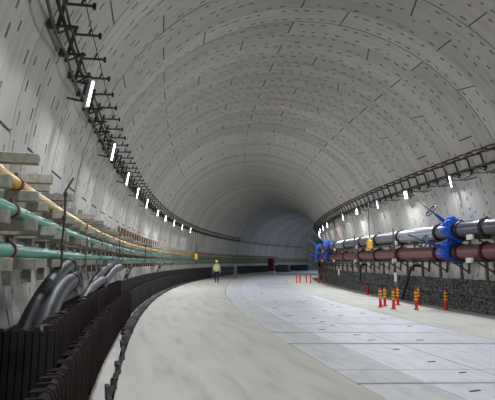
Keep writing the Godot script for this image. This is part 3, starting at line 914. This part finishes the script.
# ---------------------------------------------------------------- right barrier and what stands at it
func make_right_barrier() -> void:
	var nz := FastNoiseLite.new(); nz.seed = 9; nz.frequency = 1.0; nz.fractal_octaves = 3; nz.noise_type = FastNoiseLite.TYPE_SIMPLEX_SMOOTH
	var o := loc(10, 11.2, 0)
	var t := thing("fabric_barrier", "black crinkled fabric hung in two tiers along the road below the big pipes", "barrier", Transform3D(Basis.IDENTITY, o))
	for tier in 2:
		var mb := MB.new()
		var P := func(s: float, f: float) -> Vector3:
			var y: float = lerpf(0.0, 0.62, f) if tier == 0 else lerpf(0.56, 1.12 + 0.03 * nz.get_noise_1d(s * 1.5), f)
			var x: float = lerpf(11.19, 11.28, f) if tier == 0 else lerpf(11.13, 11.37, f)
			var fold: float = nz.get_noise_2d(s * 2.2, y * 2.6 + tier * 40) * 0.09 + nz.get_noise_2d(s * 6.5, y * 7.0 + 70 + tier * 30) * 0.07
			return loc(s, x + fold * (0.35 + 0.65 * sin(clampf(f, 0.05, 1.0) * 2.4)), y + 0.02 * nz.get_noise_2d(s * 3.0, 300)) - o
		var s := 9.5
		while s < 58:
			var ds := 0.07 if s < 26 else 0.2
			for i in 9:
				var f0 := i / 9.0; var f1 := (i + 1) / 9.0
				mb.quad(P.call(s, f0), P.call(s + ds, f0), P.call(s + ds, f1), P.call(s, f1), Vector3(-1, 0.2, 0))
			var back := Vector3(0.06, -0.01, 0)
			mb.quad(P.call(s, 1.0), P.call(s + ds, 1.0), P.call(s + ds, 1.0) + back, P.call(s, 1.0) + back, Vector3.UP)
			s += ds
		part("lower_sheet" if tier == 0 else "upper_sheet", mb.mesh(), M.fabric, t)
	var mb := MB.new()
	ribbon(9.5, 58, 0.5, [Vector2(11.33, 0.0), Vector2(11.42, 1.06), Vector2(11.62, 1.06)], mb)
	for i in mb.v.size(): mb.v[i] -= o
	part("backing_wall", mb.mesh(), M.grout, t)

	# bent black pipes leaning on the barrier
	for e in [[20.3, 21.3, "bent black pipe leaning on the fabric barrier behind the near bollards"], [28.0, 27.9, "short bent black pipe hanging over the fabric barrier near the fire extinguisher"]]:
		var long := 0.12 if e[0] < 25 else 0.72
		var o2 := loc(e[1], 10.98, long)
		var raw := [loc(e[1], 10.98, long), loc(lerpf(e[1], e[0], 0.35), 11.02, lerpf(long, 1.5, 0.4)), loc(lerpf(e[1], e[0], 0.8), 11.08, 1.38), loc(e[0] + 0.05, 11.12, 1.52), loc(e[0] - 0.05, 11.22, 1.58), loc(e[0] - 0.15, 11.42, 1.55)]
		var cv := Curve3D.new()
		for i in raw.size():
			var d: Vector3 = (raw[mini(i + 1, 5)] - raw[maxi(i - 1, 0)]) * 0.15
			cv.add_point(raw[i] - o2, -d, d)
		mb = MB.new(); mb.tube(cv.tessellate_even_length(4, 0.06), 0.065, 10)
		mb.rod(Vector3.ZERO, (raw[0] - raw[1]).normalized() * 0.05, 0.085, 10)
		solo("bent_pipe", mb.mesh(), M.cable, e[2], "pipe", Transform3D(Basis.IDENTITY, o2))
	# white marker plates
	for e in [[22.3, 11.08, 0.82, 0.42, "white marker plate on the fabric barrier behind the near bollards"], [34.3, 11.08, 0.84, 0.42, "white marker plate on the fabric barrier beyond the fire extinguisher"]]:
		mb = MB.new()
		mb.box(Transform3D.IDENTITY, Vector3(0.02, e[3], 0.17), 0.004)
		mb.rod(Vector3(0.03, -e[3] * 0.5 - 0.1, 0), Vector3(0.03, e[3] * 0.5, 0), 0.012, 6)
		solo("marker_plate", mb.mesh(), M.white, e[4], "sign", frame(e[0], e[1], e[2] + 0.2) * Transform3D(Basis(Vector3.UP, 0.35), Vector3.ZERO))
	# fire extinguisher
	var ex := thing("fire_extinguisher", "red fire extinguisher standing on the road against the fabric barrier", "extinguisher", frame(26.4, 10.98, 0.0))
	mb = MB.new()
	mb.lathe(Transform3D.IDENTITY, [Vector2(0, 0), Vector2(0.085, 0.0), Vector2(0.09, 0.02), Vector2(0.09, 0.40), Vector2(0.07, 0.46), Vector2(0.03, 0.49), Vector2(0.03, 0.52)], 14)
	part("cylinder", mb.mesh(), M.red, ex)
	mb = MB.new()
	mb.box(Transform3D(Basis.IDENTITY, Vector3(-0.02, 0.55, 0)), Vector3(0.14, 0.03, 0.03), 0.006)
	mb.box(Transform3D(Basis.IDENTITY, Vector3(0, 0.525, 0)), Vector3(0.05, 0.05, 0.05), 0.006)
	part("valve_handle", mb.mesh(), M.cable, ex)
	mb = MB.new()
	mb.tube(PackedVector3Array([Vector3(-0.03, 0.52, 0), Vector3(-0.10, 0.48, 0), Vector3(-0.115, 0.38, 0), Vector3(-0.105, 0.22, 0)]), 0.012, 6)
	part("discharge_hose", mb.mesh(), M.cable, ex)
	# red hose hanging from the cable brackets
	mb = MB.new()
	var o3 := loc(32.4, 10.95, 3.12)
	var pts := PackedVector3Array()
	for p in [[36.0, 11.10, 5.05], [35.6, 11.0, 4.7], [34.6, 10.98, 4.1], [33.4, 10.96, 3.6], [32.7, 10.95, 3.3], [32.4, 10.95, 3.14]]: pts.append(loc(p[0], p[1], p[2]) - o3)
	mb.tube(pts, 0.05, 8)
	solo("red_hose", mb.mesh(), M.cable_red, "dark red hose slanting from the cable brackets down to the big grey pipe", "hose", Transform3D(Basis.IDENTITY, o3))

func hoist(s: float, x: float, y: float, ytop: float, label: String, straps: Array) -> void:
	var t := thing("chain_hoist", label, "hoist", frame(s, x, y))
	var mb := MB.new()
	mb.box(Transform3D(Basis.IDENTITY, Vector3(0, 0.0, 0)), Vector3(0.26, 0.48, 0.22), 0.04)
	mb.box(Transform3D(Basis.IDENTITY, Vector3(0.0, 0.27, 0)), Vector3(0.14, 0.12, 0.12), 0.02)
	part("body", mb.mesh(), M.yellow, t)
	for dx in straps:
		mb = MB.new(); mb.rod(Vector3(dx * 0.2, 0.3, 0), Vector3(dx, ytop - y, 0), 0.022, 6)
		part("strap", mb.mesh(), M.cable, t)
	mb = MB.new()
	mb.tube(PackedVector3Array([Vector3(0, -0.23, 0), Vector3(0.01, -0.42, 0), Vector3(-0.05, -0.50, 0), Vector3(-0.10, -0.45, 0), Vector3(-0.10, -0.40, 0)]), 0.022, 6)
	part("hook", mb.mesh(), M.cable, t)

# ---------------------------------------------------------------- bollards
func make_bollards() -> void:
	var spots := [[10.76, 16.84, "single red bollard with yellow bands standing apart opposite the blue valves"],
		[9.65, 16.92, ""], [10.76, 19.06, ""], [8.96, 17.37, ""], [9.86, 19.1, ""], [8.72, 18.05, ""], [9.10, 18.55, ""],
		[8.62, 40.2, "f"], [8.95, 41.2, "f"], [9.42, 40.4, "f"], [9.80, 40.6, "f"], [10.55, 41.4, "f"], [10.92, 41.0, "f"], [9.15, 44.5, "f"]]
	var proto: Node3D = null
	var q := RandomNumberGenerator.new(); q.seed = 3
	for i in spots.size():
		var e: Array = spots[i]
		var far: bool = e[2] == "f"
		var xf := frame(e[1], e[0], 0.0) * Transform3D(Basis(Vector3.UP, q.randf_range(0, 3)) * Basis(Vector3.RIGHT, q.randf_range(-0.03, 0.03)), Vector3.ZERO)
		var label: String = "slim orange bollard in the far group beside the end of the fabric barrier" if far else (e[2] if e[2] else "red bollard with yellow bands in the cluster on the concrete strip")
		if proto == null:
			proto = thing("bollard", label, "bollard", xf, "bollards on the road")
			var mb := MB.new()
			mb.lathe(Transform3D.IDENTITY, [Vector2(0, 0), Vector2(0.105, 0.0), Vector2(0.105, 0.02), Vector2(0.075, 0.04), Vector2(0.055, 0.055)], 16)
			part("base", mb.mesh(), M.red, proto)
			mb = MB.new()
			mb.lathe(Transform3D.IDENTITY, [Vector2(0.055, 0.04), Vector2(0.05, 0.66), Vector2(0.04, 0.70), Vector2(0.0, 0.71)], 16)
			part("post", mb.mesh(), M.red, proto)
			for k in 3:
				mb = MB.new()
				var y := 0.34 + k * 0.115
				mb.lathe(Transform3D.IDENTITY, [Vector2(0.05, y), Vector2(0.0565, y), Vector2(0.0565, y + 0.065), Vector2(0.05, y + 0.065)], 16)
				part("band", mb.mesh(), M.band, proto, Transform3D.IDENTITY, "yellow reflective band")
			for k in 2:
				mb = MB.new()
				var y := 0.405 + k * 0.115
				mb.lathe(Transform3D.IDENTITY, [Vector2(0.05, y), Vector2(0.0555, y), Vector2(0.0555, y + 0.05), Vector2(0.05, y + 0.05)], 16)
				part("dark_band", mb.mesh(), M.band_dark, proto)
		else:
			var d := copy(proto, xf, "bollard", label)
			if far:
				d.set_meta("group", "far bollards on the road")
				for c in d.get_children():
					if c is MeshInstance3D and not String(c.name).begins_with("dark"): c.material_override = M.orange

# ---------------------------------------------------------------- far things
func make_far() -> void:
	# site fence across the left strip
	var t := thing("site_fence", "grey-blue site fence panel standing across the road behind the person", "fence", frame(52.0, -0.1, 0.0))
	for x in [0.05, 2.55]:
		var mb := MB.new(); mb.rod(Vector3(x, 0.0, 0), Vector3(x, 1.35, 0), 0.03, 8)
		part("post", mb.mesh(), M.fence, t)
	for y in [0.15, 0.75, 1.32]:
		var mb := MB.new(); mb.rod(Vector3(0.05, y, 0), Vector3(2.55, y, 0), 0.022, 6)
		part("rail", mb.mesh(), M.fence, t)
	for i in 24:
		var mb := MB.new(); mb.rod(Vector3(0.15 + i * 0.1, 0.15, 0), Vector3(0.15 + i * 0.1, 1.32, 0), 0.007, 5)
		part("wire", mb.mesh(), M.fence, t)
	for x in [0.05, 2.55]:
		var mb := MB.new()
		mb.bar(Vector3(x, 0.03, -0.35), Vector3(x, 0.03, 0.35), 0.08, 0.05)
		part("foot", mb.mesh(), M.fence, t)
	# trestle at its end
	t = thing("trestle", "pale A-shaped trestle standing at the end of the site fence", "trestle", frame(51.5, 2.55, 0.0))
	for e in [-1, 1]:
		var mb := MB.new(); mb.bar(Vector3(e * 0.26, 0.0, 0.0), Vector3(e * 0.05, 1.25, 0), 0.07, 0.07, Vector3(0, 0, 1))
		part("leg", mb.mesh(), M.galv, t)
		mb = MB.new(); mb.bar(Vector3(0.0, 0.0, e * 0.35), Vector3(0.0, 1.2, e * 0.03), 0.06, 0.06, Vector3(1, 0, 0))
		part("leg", mb.mesh(), M.galv, t)
	var tb := MB.new(); tb.box(Transform3D(Basis.IDENTITY, Vector3(0, 1.22, 0)), Vector3(0.34, 0.12, 0.3), 0.01)
	part("head", tb.mesh(), M.galv, t)
	# red cabinet
	t = thing("red_cabinet", "dark red upright cabinet beside the far barrier", "cabinet", frame(80.0, 1.5, 0.0))
	var mb := MB.new(); mb.box(Transform3D(Basis.IDENTITY, Vector3(0, 1.25, 0)), Vector3(0.95, 2.1, 0.8), 0.03)
	part("body", mb.mesh(), M.red_dull, t)
	mb = MB.new(); mb.box(Transform3D(Basis.IDENTITY, Vector3(0, 1.25, 0.41)), Vector3(0.8, 1.9, 0.03), 0.01)
	part("door", mb.mesh(), M.red_dull, t)
	mb = MB.new(); mb.box(Transform3D(Basis.IDENTITY, Vector3(0.3, 1.2, 0.44)), Vector3(0.05, 0.16, 0.04), 0.01)
	part("handle", mb.mesh(), M.steel, t)
	mb = MB.new(); mb.box(Transform3D(Basis.IDENTITY, Vector3(0, 0.1, 0)), Vector3(1.0, 0.2, 0.85), 0.01)
	part("plinth", mb.mesh(), M.white, t)
	# generator set
	t = thing("generator", "low dark grey generator on the road beyond the red cabinet", "generator", frame(86.0, 1.9, 0.0))
	mb = MB.new(); mb.box(Transform3D(Basis.IDENTITY, Vector3(0, 0.72, 0)), Vector3(2.0, 1.0, 1.1), 0.06)
	part("body", mb.mesh(), M.grey_case, t)
	mb = MB.new(); mb.box(Transform3D(Basis.IDENTITY, Vector3(0, 0.12, 0)), Vector3(2.1, 0.2, 1.15), 0.02)
	part("skid", mb.mesh(), M.steel, t)
	mb = MB.new(); mb.rod(Vector3(-0.7, 1.2, 0), Vector3(-0.7, 1.5, 0), 0.06, 8)
	part("exhaust", mb.mesh(), M.steel, t)
	for k in 5:
		mb = MB.new(); mb.box(Transform3D(Basis.IDENTITY, Vector3(0.35, 0.45 + k * 0.13, 0.555)), Vector3(0.8, 0.05, 0.03), 0.005)
		part("louvre", mb.mesh(), M.steel, t)
	# blue skip
	t = thing("blue_skip", "blue open skip standing on the road where the tunnel bends from sight", "skip", frame(96.0, 2.2, 0.0))
	mb = MB.new()
	var prof := [[-1.4, 0.95], [-0.95, 0.12], [0.95, 0.12], [1.4, 0.95]]
	for i in 3:
		var a := Vector3(prof[i][0], prof[i][1], 0); var b := Vector3(prof[i + 1][0], prof[i + 1][1], 0)
		mb.bar(a, b, 1.5, 0.05, Vector3(0, 0, 1).cross(b - a).normalized())
	part("shell", mb.mesh(), M.skip_blue, t)
	for e in [-1, 1]:
		mb = MB.new()
		var z: float = e * 0.75
		mb.quad(Vector3(-1.4, 0.95, z), Vector3(-0.95, 0.12, z), Vector3(0.95, 0.12, z), Vector3(1.4, 0.95, z), Vector3(0, 0, e))
		mb.quad(Vector3(-1.4, 0.95, z - e * 0.05), Vector3(-0.95, 0.12, z - e * 0.05), Vector3(0.95, 0.12, z - e * 0.05), Vector3(1.4, 0.95, z - e * 0.05), Vector3(0, 0, -e))
		part("side_plate", mb.mesh(), M.skip_blue, t)
		mb = MB.new(); mb.box(Transform3D(Basis.IDENTITY, Vector3(e * 0.8, 0.06, 0)), Vector3(0.1, 0.12, 1.5))
		part("foot", mb.mesh(), M.skip_blue, t)

# ---------------------------------------------------------------- person (one field, meshed as surface nets)
func smin(a: float, b: float, k: float) -> float:
	var h := clampf(0.5 + 0.5 * (b - a) / k, 0.0, 1.0)
	return lerpf(b, a, h) - k * h * (1.0 - h)

func field(p: Vector3, bones: Array, k: float) -> float:
	var d := 1e3
	for b in bones:
		var a: Vector3 = b[0]; var ab: Vector3 = b[1] - a
		var t := clampf((p - a).dot(ab) / maxf(ab.length_squared(), 1e-9), 0.0, 1.0)
		var q := p - a - ab * t
		if b.size() > 4: q *= b[4]
		var e: float = q.length() - lerpf(b[2], b[3], t)
		d = smin(d, e, k) if d < 1.0 else e
	return d

func nets(bones: Array, k: float, cell: float, lo: Vector3, hi: Vector3, col: Callable, mb: MB) -> void:
	var nx := int(ceil((hi.x - lo.x) / cell)) + 1
	var ny := int(ceil((hi.y - lo.y) / cell)) + 1
	var nz := int(ceil((hi.z - lo.z) / cell)) + 1
	var val := PackedFloat32Array(); val.resize(nx * ny * nz)
	for y in ny:
		for z in nz:
			for x in nx:
				val[(y * nz + z) * nx + x] = field(lo + Vector3(x, y, z) * cell, bones, k)
	var id := {}
	var pos := PackedVector3Array(); var nor := PackedVector3Array()
	var off := [Vector3i(0, 0, 0), Vector3i(1, 0, 0), Vector3i(0, 1, 0), Vector3i(1, 1, 0), Vector3i(0, 0, 1), Vector3i(1, 0, 1), Vector3i(0, 1, 1), Vector3i(1, 1, 1)]
	var edges := [[0, 1], [2, 3], [4, 5], [6, 7], [0, 2], [1, 3], [4, 6], [5, 7], [0, 4], [1, 5], [2, 6], [3, 7]]
	for y in ny - 1:
		for z in nz - 1:
			for x in nx - 1:
				var c := PackedFloat32Array(); var inside := 0
				for o in off:
					var f := val[((y + o.y) * nz + z + o.z) * nx + x + o.x]
					c.append(f)
					if f < 0: inside += 1
				if inside == 0 or inside == 8: continue
				var s := Vector3.ZERO; var n := 0
				for e in edges:
					if (c[e[0]] < 0) != (c[e[1]] < 0):
						var t: float = c[e[0]] / (c[e[0]] - c[e[1]])
						s += Vector3(off[e[0]]).lerp(Vector3(off[e[1]]), t); n += 1
				var p := lo + (Vector3(x, y, z) + s / n) * cell
				id[(y * nz + z) * nx + x] = pos.size()
				pos.append(p)
				var h := cell * 0.5
				nor.append(Vector3(field(p + Vector3(h, 0, 0), bones, k) - field(p - Vector3(h, 0, 0), bones, k), field(p + Vector3(0, h, 0), bones, k) - field(p - Vector3(0, h, 0), bones, k), field(p + Vector3(0, 0, h), bones, k) - field(p - Vector3(0, 0, h), bones, k)).normalized())
	var put := func(q: Array) -> void:
		for f in [[0, 1, 2], [0, 2, 3]]:
			var a: int = q[f[0]]; var b: int = q[f[1]]; var d: int = q[f[2]]
			var m := (pos[d] - pos[a]).cross(pos[b] - pos[a])
			var order := [a, b, d] if m.dot(nor[a] + nor[b] + nor[d]) >= 0 else [a, d, b]
			for i in order:
				mb.tint = col.call(pos[i]); mb.vert(pos[i], nor[i])
	var step := [1, nx * nz, nx]     # x, y, z
	for y in range(1, ny - 1):
		for z in range(1, nz - 1):
			for x in range(1, nx - 1):
				var b := (y * nz + z) * nx + x
				for ax in 3:
					if (val[b] < 0) == (val[b + step[ax]] < 0): continue
					var u: int = step[(ax + 1) % 3]; var w: int = step[(ax + 2) % 3]
					var q := [b, b - u, b - u - w, b - w]
					var okay := true
					for i in 4:
						if not id.has(q[i]): okay = false
						else: q[i] = id[q[i]]
					if okay: put.call(q)

func make_person() -> void:
	var t := thing("person", "person in a yellow hard hat and pale yellow safety vest standing on the road", "person", frame(40.7, 2.05, 0.0) * Transform3D(Basis(Vector3.UP, 0.25), Vector3.ZERO))
	# faces +z (towards the camera)
	var V := func(x: float, y: float, z: float) -> Vector3: return Vector3(x, y, z)
	var bones := []
	bones.append([V.call(0, 0.98, 0), V.call(0, 1.18, 0.0), 0.135, 0.135, Vector3(0.85, 1, 1.15)])
	bones.append([V.call(0, 1.18, 0), V.call(0, 1.40, -0.01), 0.135, 0.15, Vector3(0.82, 1, 1.2)])
	bones.append([V.call(-0.15, 1.44, -0.01), V.call(0.15, 1.44, -0.01), 0.075, 0.075])
	bones.append([V.call(0, 1.45, -0.01), V.call(0, 1.57, 0.01), 0.06, 0.052])
	for s in [-1, 1]:
		bones.append([V.call(s * 0.095, 0.95, 0), V.call(s * 0.105, 0.51, 0.015), 0.098, 0.068])
		bones.append([V.call(s * 0.105, 0.51, 0.015), V.call(s * 0.11, 0.11, -0.01), 0.068, 0.05])
		bones.append([V.call(s * 0.11, 0.06, -0.03), V.call(s * 0.125, 0.045, 0.15), 0.052, 0.042])
		bones.append([V.call(s * 0.19, 1.42, -0.01), V.call(s * 0.255, 1.14, -0.02), 0.066, 0.052])
		bones.append([V.call(s * 0.255, 1.14, -0.02), V.call(s * 0.265, 0.90, 0.05), 0.05, 0.034])
	var skin := Color(0.42, 0.24, 0.16)
	var paint := func(p: Vector3) -> Color:
		if p.y < 0.12: return Color(0.02, 0.018, 0.016)
		if absf(p.x) > 0.19 and p.y < 0.95: return Color(0.45, 0.52, 0.16) if p.y > 0.9 else skin
		if p.y < 1.0: return Color(0.012, 0.014, 0.022)
		if p.y > 1.50: return skin
		return Color(0.45, 0.52, 0.16) if absf(p.x) > 0.2 else Color(0.34, 0.37, 0.26)
	var mb := MB.new(); mb.use_c = true
	nets(bones, 0.035, 0.021, Vector3(-0.38, -0.03, -0.22), Vector3(0.38, 1.60, 0.26), paint, mb)
	# head with brow, nose, chin and ears
	var head := [[V.call(0, 1.665, -0.01), V.call(0, 1.70, -0.012), 0.094, 0.10, Vector3(1.12, 1, 1)],
		[V.call(0, 1.60, 0.035), V.call(0, 1.64, 0.03), 0.05, 0.062],
		[V.call(0, 1.675, 0.085), V.call(0, 1.645, 0.105), 0.010, 0.016],
		[V.call(-0.03, 1.69, 0.082), V.call(0.03, 1.69, 0.082), 0.014, 0.014],
		[V.call(-0.02, 1.612, 0.078), V.call(0.02, 1.612, 0.078), 0.011, 0.011],
		[V.call(-0.088, 1.67, -0.01), V.call(-0.094, 1.64, -0.005), 0.016, 0.011],
		[V.call(0.088, 1.67, -0.01), V.call(0.094, 1.64, -0.005), 0.016, 0.011],
		[V.call(0, 1.52, 0.0), V.call(0, 1.60, 0.0), 0.055, 0.052]]
	var face := func(p: Vector3) -> Color:
		if p.z > 0.07 and absf(p.y - 1.612) < 0.006 and absf(p.x) < 0.024: return Color(0.25, 0.09, 0.07)
		if p.z > 0.06 and absf(p.y - 1.672) < 0.007 and absf(absf(p.x) - 0.032) < 0.012: return Color(0.03, 0.02, 0.02)
		if p.y > 1.70 or (p.z < -0.03 and p.y > 1.63): return Color(0.02, 0.015, 0.012)
		return skin
	nets(head, 0.016, 0.0085, Vector3(-0.13, 1.50, -0.13), Vector3(0.13, 1.82, 0.15), face, mb)
	# hands, hanging and slightly curled
	for s in [-1, 1]:
		var w: Vector3 = V.call(s * 0.265, 0.90, 0.05)
		var hand := [[w, w + Vector3(0, -0.05, 0.012), 0.03, 0.03, Vector3(1.5, 1, 0.85)], [w + Vector3(0, -0.04, 0.012), w + Vector3(0, -0.09, 0.02), 0.032, 0.036, Vector3(1.7, 1, 0.85)]]
		for i in 4:
			var z := -0.022 + i * 0.0185
			var ln: float = [0.058, 0.072, 0.078, 0.068][i]
			var k0 := w + Vector3(0, -0.10, 0.02 + z)
			var k1 := k0 + Vector3(-s * 0.006, -ln * 0.5, 0.003)
			var k2 := k1 + Vector3(-s * 0.018, -ln * 0.42, 0.002)
			hand.append([k0, k1, 0.0092, 0.0085]); hand.append([k1, k2, 0.0085, 0.007])
		var t0 := w + Vector3(-s * 0.005, -0.045, 0.04)
		var t1 := t0 + Vector3(-s * 0.012, -0.035, 0.028)
		hand.append([t0, t1, 0.013, 0.011]); hand.append([t1, t1 + Vector3(-s * 0.014, -0.03, 0.004), 0.011, 0.008])
		nets(hand, 0.006, 0.006, w + Vector3(-0.07, -0.21, -0.05), w + Vector3(0.07, 0.045, 0.11), func(_p: Vector3) -> Color: return skin, mb)
	var bm := StandardMaterial3D.new(); bm.vertex_color_use_as_albedo = true; bm.roughness = 0.8
	part("body", mb.mesh(), bm, t)
	# open vest over the torso
	mb = MB.new()
	var sect := func(y: float) -> Array:
		var f: float = clampf((y - 0.93) / 0.5, 0.0, 1.0)
		return [0.185 + 0.02 * f, 0.145 + 0.005 * f]
	var ys := [0.92, 1.02, 1.12, 1.22, 1.32, 1.40]
	for i in ys.size() - 1:
		var a: Array = sect.call(ys[i]); var b: Array = sect.call(ys[i + 1])
		for k in 28:
			var w0 := TAU * k / 28; var w1 := TAU * (k + 1) / 28
			var f := func(r: Array, w: float, y: float) -> Vector3: return Vector3(r[0] * cos(w), y, r[1] * sin(w) - 0.005)
			mb._t3(f.call(a, w0, ys[i]), f.call(a, w1, ys[i]), f.call(b, w1, ys[i + 1]), Vector3(cos(w0), 0, sin(w0)), Vector3(cos(w1), 0, sin(w1)), Vector3(cos(w1), 0, sin(w1)))
			mb._t3(f.call(a, w0, ys[i]), f.call(b, w1, ys[i + 1]), f.call(b, w0, ys[i + 1]), Vector3(cos(w0), 0, sin(w0)), Vector3(cos(w1), 0, sin(w1)), Vector3(cos(w0), 0, sin(w0)))
	for s in [-1, 1]:
		mb.tube(PackedVector3Array([Vector3(s * 0.12, 1.38, 0.135), Vector3(s * 0.115, 1.50, 0.07), Vector3(s * 0.115, 1.53, -0.01), Vector3(s * 0.115, 1.49, -0.1), Vector3(s * 0.12, 1.38, -0.14)]), 0.035, 8)
	var vest := part("safety_vest", mb.mesh(), mat(Color(0.72, 0.78, 0.50), 0.8), t, Transform3D.IDENTITY, "pale yellow safety vest")
	for y in [1.02, 1.20]:
		mb = MB.new()
		for k in 28:
			var w0 := TAU * k / 28; var w1 := TAU * (k + 1) / 28
			var f := func(w: float, yy: float) -> Vector3: return Vector3(0.203 * cos(w), yy, 0.156 * sin(w) - 0.005)
			mb.quad(f.call(w0, y), f.call(w1, y), f.call(w1, y + 0.05), f.call(w0, y + 0.05), Vector3(cos(w0), 0, sin(w0)))
		part("reflective_band", mb.mesh(), mat(Color(0.78, 0.78, 0.76), 0.4), vest)
	# hard hat
	mb = MB.new()
	mb.lathe(Transform3D(Basis.from_scale(Vector3(0.95, 1, 1.08)), Vector3(0, 1.715, 0.0)), [Vector2(0.120, 0.0), Vector2(0.147, -0.004), Vector2(0.147, 0.004), Vector2(0.128, 0.012), Vector2(0.125, 0.05), Vector2(0.11, 0.09), Vector2(0.075, 0.12), Vector2(0.03, 0.133), Vector2(0.0, 0.135)], 24)
	mb.box(Transform3D(Basis(Vector3.RIGHT, 0.15), Vector3(0, 1.712, 0.15)), Vector3(0.16, 0.012, 0.08), 0.004)
	var hat := part("hard_hat", mb.mesh(), mat(Color(0.95, 0.83, 0.05), 0.35), t, Transform3D.IDENTITY, "yellow hard hat")
	mb = MB.new(); mb.tube(PackedVector3Array([Vector3(0, 1.80, 0.12), Vector3(0, 1.845, 0.06), Vector3(0, 1.855, 0), Vector3(0, 1.845, -0.06), Vector3(0, 1.80, -0.12)]), 0.016, 6)
	part("crest", mb.mesh(), mat(Color(0.95, 0.83, 0.05), 0.35), hat)

func _ready() -> void:
	rng.seed = 1
	make_materials()
	make_view()
	make_lamps()
	make_lining()
	make_road()
	make_left_barrier()
	make_right_barrier()
	make_left_pipes()
	make_right_pipes()
	make_brackets()
	hoist(24.6, 10.62, 2.62, 5.35, "yellow chain hoist hanging before the big grey pipe", [0.0])
	hoist(45.5, -0.45, 2.14, 4.9, "yellow chain hoist hanging before the small pipes above the dark barrier", [-0.12, 0.14])
	make_bollards()
	make_far()
	make_person()
